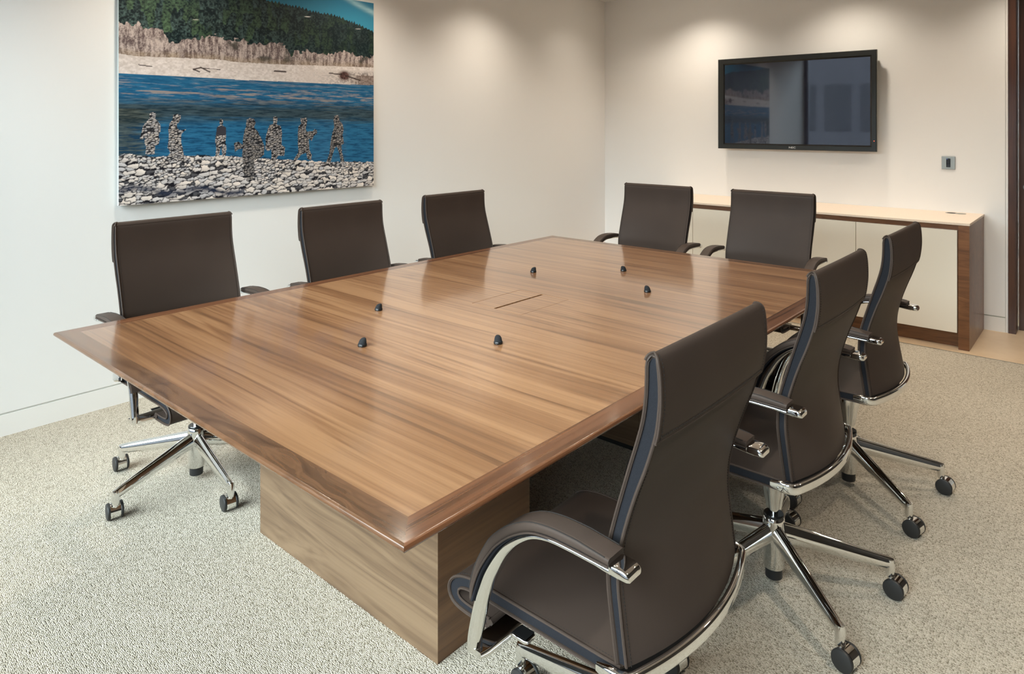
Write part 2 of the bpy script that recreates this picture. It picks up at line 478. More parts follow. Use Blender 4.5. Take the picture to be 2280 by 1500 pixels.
# downlights (recessed fittings, each with its own spot)
def downlight(i, x, y, power, lab):
    t = thing('ceiling_downlight', lab, 'ceiling light', (x, y, CEIL), 0, 'recessed ceiling downlights')
    m = MB(); m.lathe([(0.036, -0.001), (0.048, -0.006), (0.052, -0.003), (0.052, 0.0), (0.036, 0.0)], (0, 0, 0), 28)
    m.build('trim_ring', M['trimwhite'], t)
    d = MB(); d.lathe([(0.001, -0.002), (0.034, -0.002), (0.034, -0.0005), (0.001, -0.0005)], (0, 0, 0), 24)
    d.build('lamp_lens', M['lamp'], t)
    l = bpy.data.lights.new('downlight_beam', 'SPOT'); l.energy = power
    l.color = (1.0, 0.885, 0.735); l.spot_size = math.radians(128); l.spot_blend = 1.0; l.shadow_soft_size = 0.06
    lo = bpy.data.objects.new('downlight_beam', l); COL.objects.link(lo); lo.parent = t
    lo.location = (0, 0, -0.012)
k = 0
for (x, y, p) in [(-3.40, 1.55, 1.0), (-3.40, 2.85, 1.0), (-3.40, 4.07, 1.0), (-3.40, 5.30, 0.30), (-2.80, 5.50, 1.0), (-1.58, 5.50, 0.85), (-0.36, 5.50, 0.9),
               (-1.85, 1.2, 0.55), (-1.85, 2.45, 0.7), (-1.85, 3.75, 1.0), (0.45, 1.9, 1.9), (0.45, 3.75, 1.6), (-0.75, 4.5, 1.2)]:
    where = {-3.40: 'along the picture wall', -2.80: 'above the sideboard end', -1.58: 'above the wall television', -0.36: 'beside the doorway',
             -1.85: 'over the table', 0.45: 'behind the right-hand chairs', -0.75: 'before the sideboard'}[x]
    pos = {5.30: 'in the corner', 1.55: 'nearest the window', 2.85: 'midway', 4.07: 'nearest the corner', 5.50: 'back row', 1.2: 'near end', 2.45: 'middle', 3.75: 'far end', 1.9: 'window side', 4.5: 'centre aisle'}[y]
    downlight(k, x, y, DOWNLIGHT_W * p, 'round recessed ceiling downlight %s, %s' % (where, pos)); k += 1

# ================================================================== TABLE
TX0, TX1, TY0, TY1, TZ = -2.779, -0.913, 0.768, 3.590, 0.740
IX0, IX1, IY0, IY1 = -2.717, -0.979, 0.834, 3.525
tbl = thing('conference_table', 'large walnut conference table on two box pedestals in the room centre', 'table', (-1.846, 2.179, 0))
ox, oy = -1.846, 2.179
def lx(x): return x - ox
def ly(y): return y - oy
# veneered field with a cut-out for the cable hatch
HX0, HX1, HY0, HY1 = -1.962, -1.699, 2.005, 2.308
f = MB()
for (a, b, c, d) in ((IX0, IX1, IY0, HY0), (IX0, IX1, HY1, IY1), (IX0, HX0, HY0, HY1), (HX1, IX1, HY0, HY1)):
    f.box(lx(a), lx(b), ly(c), ly(d), TZ - 0.022, TZ)
top = f.build('tabletop', M['walnut_top'], tbl, smooth=0)
# mitred border with a rounded nose and an under-bevel: (inset from the outer edge, z)
prof = [(0.0625, TZ), (0.0085, TZ), (0.0062, TZ), (0.0025, TZ - 0.0015), (0.0006, TZ - 0.0045), (0.0, TZ - 0.0075), (0.0008, TZ - 0.0105),
        (0.003, TZ - 0.013), (0.007, TZ - 0.0145), (0.009, TZ - 0.015), (0.098, TZ - 0.0337), (0.10, TZ - 0.034), (0.16, TZ - 0.036), (0.16, TZ - 0.024), (0.0625, TZ - 0.024)]
def border_piece(side):
    m = MB(); R = []
    for end in (0, 1):
        ring = []
        for (q, z) in prof:
            qx = q * (IX0 - TX0) / 0.0625 if q <= 0.0625 else q; qy = q * (IY0 - TY0) / 0.0625 if q <= 0.0625 else q
            xa, xb, ya, yb = TX0 + qx, TX1 - (TX1 - IX1) / (IX0 - TX0) * qx if q <= 0.0625 else TX1 - q, TY0 + qy, TY1 - qy
            if side == 'near': p = (xa if end == 0 else xb, ya)
            if side == 'far': p = (xa if end == 0 else xb, yb)
            if side == 'left': p = (xa, ya if end == 0 else yb)
            if side == 'right': p = (xb, ya if end == 0 else yb)
            ring.append((lx(p[0]), ly(p[1]), z))
        R.append(ring)
    m.rings(R)
    return m
for side in ('near', 'far'):
    border_piece(side).build('table_border', M['walnut_border_x'], tbl, smooth=30)
for side in ('left', 'right'):
    border_piece(side).build('table_border', M['walnut_border_y'], tbl, smooth=30)
# cable hatch: two flaps with a slot between them
xm = -1.837
for a, b in ((HX0 + 0.002, xm - 0.006), (xm + 0.006, HX1 - 0.002)):
    MB().box(lx(a), lx(b), ly(HY0 + 0.0018), ly(HY1 - 0.0018), TZ - 0.014, TZ - 0.0002).build('hatch_flap', M['walnut_top'], tbl, smooth=0)
w = MB(); w.box(lx(HX0), lx(HX1), ly(HY0), ly(HY1), TZ - 0.055, TZ - 0.050)
for a, b, c, d in ((HX0, HX0 + .003, HY0, HY1), (HX1 - .003, HX1, HY0, HY1), (HX0, HX1, HY0, HY0 + .003), (HX0, HX1, HY1 - .003, HY1)):
    w.box(lx(a), lx(b), ly(c), ly(d), TZ - 0.05, TZ - 0.016)
w.build('cable_well', M['dark_gap'], tbl, smooth=0)
# pedestals
BX0, BX1, BY0, BY1 = -2.313, -1.382, 1.2816, 1.670
BC0, BC1 = 2.694, 3.082
def pedestal(y0, y1):
    m = MB()
    m.box(lx(BX0), lx(BX1), ly(y0), ly(y1), 0.0, TZ - 0.037)
    # long faces crosswise grain, short faces lengthwise and in the shaded tone
    m.mi = [0, 0, 0, 1, 0, 1]
    return m
p1 = pedestal(BY0, BY1).build('pedestal', [M['walnut_base'], M['walnut_base_y']], tbl, smooth=0)
p2 = pedestal(BC0 + 0.014, BC1).build('pedestal', [M['walnut_base'], M['walnut_base_y']], tbl, smooth=0)
sx = -1.600
MB().box(lx(BX0 + 0.03), lx(sx - 0.001), ly(BC0), ly(BC0 + 0.013), 0.022, TZ - 0.038).build('access_panel', M['walnut_base'], p2, smooth=0)
MB().box(lx(sx + 0.001), lx(BX1), ly(BC0), ly(BC0 + 0.013), 0.0, TZ - 0.038).build('corner_post', M['walnut_base'], p2, smooth=0)
MB().box(lx(BX0), lx(BX0 + 0.028), ly(BC0), ly(BC0 + 0.013), 0.0, TZ - 0.038).build('corner_post', M['walnut_base'], p2, smooth=0)
MB().box(lx(BX0 + 0.03), lx(sx - 0.02), ly(BC0 + 0.006), ly(BC0 + 0.0138), 0.0, 0.021).build('recessed_foot', M['dark_gap'], p2, smooth=0)
# tie beam beneath the top
MB().box(lx(-2.05), lx(-1.65), ly(BY1), ly(BC0 + 0.013), TZ - 0.10, TZ - 0.058).build('stretcher_beam', M['dark_gap'], tbl, smooth=0)

# ------------------------------------------------------------------ microphones
def microphone(x, y, ang, label):
    t = thing('table_microphone', label, 'microphone', (x, y, TZ), ang, 'black button microphones on the table')
    m = MB(); m.lathe([(0.0143, 0), (0.0150, 0.001), (0.0150, 0.007), (0.0142, 0.0082), (0.001, 0.0084)], (0, 0, 0), 28)
    m.build('base_ring', M['gloss_black'], t)
    R = []
    # leaning rounded foam cap, tall side towards +x
    for (z, r, cx) in ((0.0080, 0.0134, 0.0), (0.012, 0.0131, 0.0003), (0.016, 0.0124, 0.0009), (0.0195, 0.0113, 0.0017), (0.0225, 0.0098, 0.0026), (0.0245, 0.0078, 0.0033), (0.0257, 0.0050, 0.0038), (0.0261, 0.001, 0.004)):
        R.append([(cx + r * math.cos(2 * PI * k / 28), r * 0.98 * math.sin(2 * PI * k / 28), z + 0.22 * (r if z > 0.01 else 0) * math.cos(2 * PI * k / 28)) for k in range(28)])
    m = MB(); m.rings(R); m.build('foam_cap', M['foam'], t)
for (x, y, a, l) in ((-1.847, 1.380, PI / 2, 'black button microphone nearest the camera end of the table, on the centre line'),
                     (-2.159, 1.690, 0.3, 'black button microphone near the end, on the picture-wall side of the table'),
                     (-1.532, 1.690, PI - 0.6, 'black button microphone near the end, on the right-hand chair side of the table'),
                     (-2.147, 2.624, 0.2, 'black button microphone beyond the hatch, on the picture-wall side'),
                     (-1.830, 2.938, -PI / 2, 'black button microphone farthest away, on the centre line before the sideboard chairs'),
                     (-1.522, 2.636, PI - 0.4, 'black button microphone beyond the hatch, on the right-hand chair side')):
    microphone(x, y, a, l)

# ================================================================== SIDEBOARD
CX1, CYF, CYB, CZ = -0.709, 5.311, WYB - 0.001, 0.8248
CX0 = -3.16
sb = thing('sideboard', 'long walnut sideboard with cream gloss doors against the television wall', 'cabinet', ((CX0 + CX1) / 2, 5.64, 0))
bx, by = (CX0 + CX1) / 2, 5.64
def sbx(m, x0, x1, y0, y1, z0, z1): m.box(x0 - bx, x1 - bx, y0 - by, y1 - by, z0, z1); return m
zt = CZ - 0.0165
PX = CX1 - 0.064
MW = [M['walnut_dark'], M['walnut_base_y']]
e1 = MB(); sbx(e1, PX, CX1 - 0.003, CYF, CYB, 0, zt - 0.0005); e1.build('end_panel', M['walnut_dark'], sb, smooth=0)
e2 = MB(); sbx(e2, CX0 + 0.003, CX0 + 0.064, CYF, CYB, 0, zt - 0.0005); e2.build('end_panel', M['walnut_dark'], sb, smooth=0)
c = MB(); sbx(c, CX0 + 0.065, PX - 0.001, CYF + 0.024, CYB, 0.104, zt - 0.0005); c.build('carcass', M['walnut_dark'], sb, smooth=0)
c = MB(); sbx(c, CX0 + 0.065, PX - 0.001, CYF + 0.020, CYF + 0.0235, 0.776, zt - 0.001); c.build('top_rail', M['walnut_dark'], sb, smooth=0)
c = MB(); sbx(c, CX0 + 0.065, PX - 0.001, CYF + 0.070, CYF + 0.090, 0.0, 0.1035); c.build('plinth', M['walnut_dark'], sb, smooth=0)
ds = [-0.7785, -1.392, -2.018, -2.643, CX0 + 0.067]
for a, b in zip(ds[1:], ds[:-1]):
    d = MB(); d.box(a + 0.0015 - bx, b - 0.0015 - bx, CYF + 0.003 - by, CYF + 0.0225 - by, 0.105, 0.7735, 0, 0.001)
    d.build('cabinet_door', M['cream'], sb, smooth=0)
wt = thing('stone_worktop', 'pale pinkish limestone slab lying on top of the sideboard', 'worktop', (bx, by, zt))
m = MB(); m.box(CX0 - bx, CX1 - bx, CYF - 0.002 - by, CYB - by, 0, CZ - zt, 0, 0.0015); m.build('slab', M['stone'], wt, smooth=0)
g = MB()
g.lathe([(0.030, 0), (0.034, 0.0015), (0.038, 0.0015), (0.040, 0)], (-0.895 - bx, 5.872 - by, CZ - zt), 28)
g.lathe([(0.001, 0.0004), (0.030, 0.0004), (0.030, 0), (0.001, 0)], (-0.895 - bx, 5.872 - by, CZ - zt), 28, 1)
g.build('cable_grommet', [M['steel'], M['dark_gap']], wt)
g = MB(); g.lathe([(0.001, 0.003), (0.030, 0.003), (0.033, 0.0015), (0.033, 0), (0.001, 0)], (-0.838 - bx, 5.862 - by, CZ - zt), 28)
g.build('grommet_cap', M['steel'], wt)

# ================================================================== TELEVISION
TVX0, TVX1, TVZ0, TVZ1, TVY = -2.668, -1.384, 1.255, 2.043, 5.852
tv = thing('wall_television', 'black flat television hanging on the wall above the sideboard', 'television', ((TVX0 + TVX1) / 2, TVY, (TVZ0 + TVZ1) / 2))
tx, ty, tz = tv.location
SX0, SX1, SZ0, SZ1 = -2.606, -1.431, 1.303, 1.990
def fr4(m, ax0, ax1, az0, az1, bx0, bx1, bz0, bz1, ya, yb, mi=0):
    """rectangular frame between an outer and an inner rectangle; ya front outer, yb front inner"""
    O = [(ax0 - tx, ya - ty, az0 - tz), (ax1 - tx, ya - ty, az0 - tz), (ax1 - tx, ya - ty, az1 - tz), (ax0 - tx, ya - ty, az1 - tz)]
    I = [(bx0 - tx, yb - ty, bz0 - tz), (bx1 - tx, yb - ty, bz0 - tz), (bx1 - tx, yb - ty, bz1 - tz), (bx0 - tx, yb - ty, bz1 - tz)]
    m.add(O + I, [(i, (i + 1) % 4, 4 + (i + 1) % 4, 4 + i) for i in range(4)], mi)
b = MB()
e_ = 0.004
fr4(b, TVX0 + e_, TVX1 - e_, TVZ0 + e_, TVZ1 - e_, SX0 - .012, SX1 + .012, SZ0 - .012, SZ1 + .012, TVY, TVY)
fr4(b, SX0 - .012, SX1 + .012, SZ0 - .012, SZ1 + .012, SX0, SX1, SZ0, SZ1, TVY, TVY + 0.006, 2)
fr4(b, TVX0, TVX1, TVZ0, TVZ1, TVX0 + e_, TVX1 - e_, TVZ0 + e_, TVZ1 - e_, TVY + e_, TVY)
fr4(b, TVX0, TVX1, TVZ0, TVZ1, TVX0, TVX1, TVZ0, TVZ1, TVY + 0.030, TVY + e_, 1)
fr4(b, TVX0 + .02, TVX1 - .02, TVZ0 + .02, TVZ1 - .02, TVX0, TVX1, TVZ0, TVZ1, TVY + 0.036, TVY + 0.030, 1)
b.box(TVX0 + .02 - tx, TVX1 - .02 - tx, TVY + 0.036 - ty, TVY + 0.075 - ty, TVZ0 + .02 - tz, TVZ1 - .02 - tz, 0)
b.build('bezel', [M['bezel'], M['bezel_edge'], M['gloss_black']], tv, smooth=0)
MB().box(SX0 - tx, SX1 - tx, TVY + 0.006 - ty, TVY + 0.009 - ty, SZ0 - tz, SZ1 - tz).build('screen', M['screen'], tv, smooth=0)
MB().box(-2.25 - tx, -1.80 - tx, TVY + 0.075 - ty, WYB - ty, 1.45 - tz, 1.85 - tz).build('wall_bracket', M['black'], tv, smooth=0)
l = MB(); l.lathe_axis([(0.0028, 0), (0.0028, 0.0006), (0.0005, 0.0007)], (-1.402 - tx, TVY - ty, 1.338 - tz), (0, -1, 0), 12); l.build('standby_light', M['led'], tv)
def text_mesh(body, size, mat, parent, loc, rot, name):
    cu = bpy.data.curves.new(name, 'FONT'); cu.body = body; cu.size = size; cu.extrude = 0.0004
    cu.align_x = 'CENTER'; cu.align_y = 'CENTER'; cu.offset = size * 0.02
    to = bpy.data.objects.new(name + '_src', cu); COL.objects.link(to)
    dg = bpy.context.evaluated_depsgraph_get(); dg.update()
    me = bpy.data.meshes.new_from_object(to.evaluated_get(dg))
    bpy.data.objects.remove(to); bpy.data.curves.remove(cu)
    me.name = name; me.materials.clear(); me.materials.append(mat)
    o = bpy.data.objects.new(name, me); COL.objects.link(o); o.parent = parent
    o.location = loc; o.rotation_euler = rot
    return o
lg = text_mesh('NEC', 0.021, M['white_ink'], tv, (-2.02 - tx, TVY - 0.0006 - ty, 1.2745 - tz), (PI / 2, 0, 0), 'bezel_lettering')
lg.scale = (1.35, 1, 1)

# ------------------------------------------------------------------ wall control plate
wp = thing('wall_control_plate', 'small brushed steel control plate with black keypad on the wall beside the doorway', 'wall control', (-0.929, WYB - 0.0001, 1.183))
m = MB(); m.box(-0.043, 0.043, -0.007, 0, -0.047, 0.047, 0, 0.0012); m.build('plate', M['steel'], wp, smooth=0)
m = MB(); m.box(-0.013, 0.013, -0.0105, -0.007, -0.032, 0.032, 0, 0.001)
m.build('keypad', M['gloss_black'], wp, smooth=0)
for r_ in range(5):
    m = MB(); m.box(-0.009, 0.009, -0.0118, -0.0105, 0.018 - r_ * 0.0115, 0.026 - r_ * 0.0115); m.build('key_button', M['black'], wp, smooth=0)
m = MB(); m.box(-0.010, -0.006, -0.0113, -0.0105, 0.027, 0.030); m.build('indicator_light', emis('blue_indicator', (0.3, 0.4, 1.0), 0.35), wp, smooth=0)

# ================================================================== PICTURE
PY0, PY1, PZ0, PZ1, PXF = 1.373, 3.013, 1.040, 2.310, -3.904
def art_colours(NU, NV):
    rs = np.random.RandomState(5)
    U, V = np.meshgrid(np.linspace(0, 1, NU), np.linspace(0, 1, NV))
    def vnoise(x, y, seed):
        xi, yi = np.floor(x).astype(int), np.floor(y).astype(int); fx, fy = x - xi, y - yi
        fx = fx * fx * (3 - 2 * fx); fy = fy * fy * (3 - 2 * fy)
        def h(a, b):
            n = (a * 374761393 + b * 668265263 + seed * 144665) & 0x7fffffff
            n = ((n ^ (n >> 13)) * 1274126177) & 0x7fffffff
            return ((n ^ (n >> 16)) & 0xffff) / 65535.0
        return (h(xi, yi) * (1 - fx) + h(xi + 1, yi) * fx) * (1 - fy) + (h(xi, yi + 1) * (1 - fx) + h(xi + 1, yi + 1) * fx) * fy
    def fbm(x, y, seed, o=4):
        s = 0; a = 0.5; t = 0
        for k in range(o):
            s = s + a * vnoise(x * 2 ** k, y * 2 ** k, seed + k); t += a; a *= 0.55
        return s / t
    def cells(x, y, seed, jit=0.9):
        """worley: distance to nearest, second nearest, id hash, and offset of nearest point"""
        xi, yi = np.floor(x).astype(int), np.floor(y).astype(int)
        d1 = np.full(x.shape, 9.0); d2 = np.full(x.shape, 9.0); ident = np.zeros(x.shape); ddx = np.zeros(x.shape); ddy = np.zeros(x.shape)
        for a in (-1, 0, 1):
            for b in (-1, 0, 1):
                cx, cy = xi + a, yi + b
                n = (cx * 374761393 + cy * 668265263 + seed * 977) & 0x7fffffff
                n = ((n ^ (n >> 13)) * 1274126177) & 0x7fffffff
                r1 = (n & 0xfff) / 4095.0; r2 = ((n >> 12) & 0xfff) / 4095.0; r3 = ((n >> 7) & 0x3ff) / 1023.0
                dx = x - (cx + 0.5 + (r1 - 0.5) * jit); dy = y - (cy + 0.5 + (r2 - 0.5) * jit)
                w_ = 0.75 + 0.6 * r3
                d = np.sqrt(dx * dx + dy * dy) / w_
                m = d < d1
                d2 = np.where(m, d1, np.minimum(d2, d)); ident = np.where(m, r3, ident)
                ddx = np.where(m, dx, ddx); ddy = np.where(m, dy, ddy); d1 = np.where(m, d, d1)
        return d1, d2, ident, ddx, ddy
    def C(r, g, b): return np.array(srgb(r, g, b))
    def mix(a, b, t):
        t = np.clip(t, 0, 1)[..., None]; return a * (1 - t) + b * t
    def line(pts, amp=0.0, fx=60, seed=1):
        xs, ys = zip(*pts); base = np.interp(U, xs, ys)
        return base + amp * (fbm(U * fx, U * 0 + 3.3, seed, 3) - 0.5) * 2
    def inside(poly):
        x, y = U + 0.0, V + 0.0; r = np.zeros(U.shape, bool); n = len(poly)
        for i in range(n):
            (xa, ya), (xb, yb) = poly[i], poly[(i + 1) % n]
            if ya == yb: continue
            c = ((ya > y) != (yb > y)) & (x < (xb - xa) * (y - ya) / (yb - ya) + xa)
            r ^= c
        return r
    asp = (PY1 - PY0) / (PZ1 - PZ0)
    # sky
    img = mix(C(58, 146, 178), C(32, 112, 146), (V - 0.85) / 0.16)
    cl = np.exp(-((V - (1.03 - (U - 0.80) * 0.42)) / 0.016) ** 2) * (0.5 + fbm(U * 20, V * 90, 11)) * (U > 0.66)
    img = mix(img, C(160, 200, 210), cl * 0.75)
    # forested hill
    hill = line([(0, 1.02), (0.30, 0.96), (0.42, 0.945)] + HILLP[3:], 0.004, 40, 7)
    saw = np.abs(((U * 70 + 0.6 * vnoise(U * 30, U * 0, 8)) % 1.0) - 0.5) * 2
    hill = hill + 0.012 * (1 - saw) * (0.4 + vnoise(U * 70, U * 0, 9)) - 0.006
    f = C(30, 52, 54)
    sx_, sy_ = U * 34 * asp, V * 15
    d1, d2, idn, dx, dy = cells(sx_, sy_, 21)
    up = np.clip(0.5 - dy * 0.9 - np.abs(dx) * 0.9, 0, 1)
    tex = fbm(U * 180, V * 150, 31, 4)
    shade = np.clip(up * 0.34 + (tex - 0.40) * 1.7 + (idn - 0.5) * 0.35, 0, 1)
    fade = np.clip(1.15 - U, 0.35, 1)
    forest = mix(C(16, 30, 34)[None, None], mix(C(92, 118, 114)[None, None] + 0 * img, C(88, 116, 88), (idn > 0.72) * 1.0), shade * fade)
    forest = mix(forest, C(38, 66, 78), np.clip((V - 0.80) * 3.0, 0, 0.5) * (tex))
    img = np.where((V < hill)[..., None], forest, img)
    # leafless pale trees
    bt = BARE
    bl_ = line(bt, 0.020, 34, 14) + 0.012 * (vnoise(U * 120, V * 90, 17) - 0.5) * 2 + 0.008 * np.sqrt(np.abs(np.sin(U * 47 + 3 * vnoise(U * 9, U * 0, 4))))
    st_ = fbm(U * 150, V * 28, 41, 4); st2_ = fbm(U * 320, V * 240, 44, 3)
    bare = mix(C(98, 84, 84)[None, None] + 0 * img, C(196, 182, 176), (st_ - 0.38) * 2.2 + (st2_ - 0.5) * 1.4 + 0.22)
    bare = mix(bare, C(60, 62, 56), np.clip((fbm(U * 22, V * 20, 47, 3) - 0.62) * 5, 0, 0.8))
    sand = line(SAND, 0.002, 30, 15)
    bare = mix(bare, C(160, 140, 110), np.clip(1 - (V - sand) / 0.03, 0, 0.6) * fbm(U * 30, V * 30, 49))
    img = np.where(((V < bl_) & (V > sand - 0.01))[..., None], bare, img)
    # gravel bar
    gt = fbm(U * 130, V * 150, 51, 4)
    dark = np.clip((U - 0.62) * 1.6, 0, 0.5) * np.clip((sand - V - 0.015) * 40, 0, 1)
    gr = mix(C(206, 196, 190)[None, None] + 0 * img, C(238, 230, 226), (gt - 0.3) * 1.8)
    gr = mix(gr, C(90, 78, 74), dark * (gt > 0.52) * 1.5)
    gr = mix(gr, C(120, 102, 94), np.clip((U - 0.86) * 9, 0, 0.75) * (V < sand - 0.045))
    bu = np.exp(-(((U - 0.852) / 0.030) ** 2 + ((V - 0.592) / 0.028) ** 2)); 
    gr = mix(gr, mix(C(46, 26, 24)[None, None] + 0 * img, C(140, 104, 100), fbm(U * 260, V * 90, 53, 3) * 1.2 - 0.3), np.clip(bu * 2.2 - 0.5, 0, 1))
    for (a, b_, c_, d_, w_) in ((0.236, 0.577, 0.262, 0.587, .003), (0.262, 0.587, 0.292, 0.570, .003), (0.236, 0.577, 0.256, 0.568, .003), (0.27, 0.585, 0.33, 0.583, .0016),
                               (0.06, 0.582, 0.10, 0.578, .002), (0.54, 0.592, 0.585, 0.592, .004), (0.78, 0.600, 0.84, 0.597, .003), (0.86, 0.592, 0.93, 0.572, .0035)):
        t = np.clip(((U - a) * (c_ - a) + (V - b_) * (d_ - b_)) / ((c_ - a) ** 2 + (d_ - b_) ** 2), 0, 1)
        dd = np.hypot(U - a - t * (c_ - a), V - b_ - t * (d_ - b_)); gr = mix(gr, C(56, 44, 42), (dd < w_) * 0.9)
    water = line(WATER)
    img = np.where(((V < sand) & (V > water - 0.01))[..., None], gr, img)
    # river
    wv = fbm(U * 30 + V * 40, V * 230, 61, 4); wv2 = fbm(U * 9, V * 150, 63, 3)
    riv = mix(C(26, 88, 128)[None, None] + 0 * img, C(52, 124, 164), (wv - 0.3) * 1.6)
    band = np.exp(-((V - 0.475) / 0.055) ** 2)
    riv = mix(riv, C(168, 152, 142), np.clip((wv2 * 0.6 + wv * 0.6 - 0.60) * 6, 0, 1) * band * 0.8)
    deep = np.clip((V - 0.325 + 0.05 * (wv2 - 0.5)) * 22, 0, 1) * np.clip((0.462 - V + 0.05 * (wv2 - 0.5)) * 18, 0, 1)
    riv = mix(riv, mix(C(30, 44, 48)[None, None] + 0 * img, C(74, 90, 94), (wv - 0.3) * 2.0), deep * 0.88)
    left = np.clip((0.13 - U + 0.10 * (wv2 - 0.5)) * 14, 0, 1) * (V < 0.40)
    riv = mix(riv, mix(C(30, 44, 46)[None, None] + 0 * img, C(92, 98, 90), (wv - 0.35) * 2.4), left * 0.85)
    riv = mix(riv, C(20, 66, 100), np.clip((0.47 - wv) * 8, 0, 1) * (V < 0.33) * 0.6)
    img = np.where((V < water)[..., None], riv, img)
    # pebbles, growing towards the foreground
    def stones(scx, scy, seed, gap=0.16):
        wx = (fbm(U * 60, V * 60, seed + 3, 3) - 0.5) * 1.1 / scx; wy = (fbm(U * 60 + 9, V * 60, seed + 5, 3) - 0.5) * 1.1 / scy
        d1, d2, idn, dx, dy = cells((U + wx) * scx, (V + wy) * scy, seed)
        edge = np.clip((d2 - d1) / gap, 0, 1)
        edge = np.where(idn < 0.13, edge * 0.2, edge)
        edge = edge * np.clip(1.0 + (dy + 0.16 - 0.35 * dx + 0.25 * (idn - 0.5)) * 3.2, 0, 1)
        edge = np.clip(edge * 1.35, 0, 1)
        lit = 0.80 + 0.32 * np.clip(dy + dx * 0.3, -0.5, 0.5) + 0.16 * (idn - 0.5)
        tone = mix(C(214, 214, 220)[None, None] + 0 * img, C(244, 232, 222), idn)
        return tone * np.clip(lit, 0.1, 1.15)[..., None], edge
    pa, ea = stones(72, 98, 171, 0.30); pb, eb = stones(38, 58, 277, 0.20)
    nearw = np.clip((0.13 - V) * 10, 0, 1)
    use = (vnoise(U * 12, V * 14, 79) * 0.7 + nearw * 0.5) > 0.5
    pe = np.where(use[..., None], pb, pa); ee = np.where(use, eb, ea)
    pebb = mix(C(24, 24, 32)[None, None] + 0 * img, pe, ee ** 1.4)
    shadow_band = np.exp(-((V - (0.062 - 0.09 * U + 0.012 * np.sin(U * 30))) / 0.013) ** 2) * (U < 0.42) * (0.6 + 0.8 * (fbm(U * 30, V * 30, 81) - 0.3))
    pebb = mix(pebb, C(34, 44, 66), np.clip(shadow_band * 1.1, 0, 0.9))
    shore = line(PEB, 0.007, 60, 83)
    img = np.where((V < shore)[..., None], pebb, img)
    # figures filled with stones
    fa, fe = stones(92, 120, 91, 0.40)
    for k, poly in enumerate(FIGS):
        ins = inside(poly)
        tone = [0.80, 0.72, 0.78, 0.42, 0.60, 0.52, 0.42][k]
        fg = mix(C(16, 18, 26)[None, None] + 0 * img, fa * tone, fe ** 1.6)
        if k == 2: fg = np.where(((V > 0.285) & (V < 0.325))[..., None], C(58, 58, 66), fg)
        img = np.where(ins[..., None], fg, img)
    return np.clip(img, 0, 1)
BARE = [(0.001,0.747),(0.036,0.74),(0.101,0.74),(0.141,0.722),(0.154,0.687),(0.177,0.678),(0.224,0.714),(0.312,0.728),(0.364,0.712),(0.471,0.711),(0.574,0.716),(0.609,0.671),(0.622,0.693),(0.708,0.695),(0.773,0.687),(0.84,0.712),(0.909,0.7),(1.002,0.694)]
SAND = [(0.001,0.623),(0.057,0.617),(0.168,0.622),(0.312,0.629),(0.39,0.623),(0.527,0.625),(0.708,0.634),(1.002,0.647)]
WATER = [(0.001,0.542),(0.123,0.542),(0.263,0.543),(0.416,0.541),(0.586,0.544),(0.773,0.545),(1.002,0.55)]
PEB = [(0.001,0.209),(0.036,0.212),(0.101,0.196),(0.168,0.202),(0.364,0.187),(0.527,0.167),(0.773,0.141),(1.002,0.129)]
HILLP = [(0.123,0.935),(0.282,0.904),(0.471,0.925),(0.527,0.928),(0.616,0.922),(0.708,0.909),(0.806,0.903),(0.874,0.887),(0.945,0.864),(1.002,0.844)]
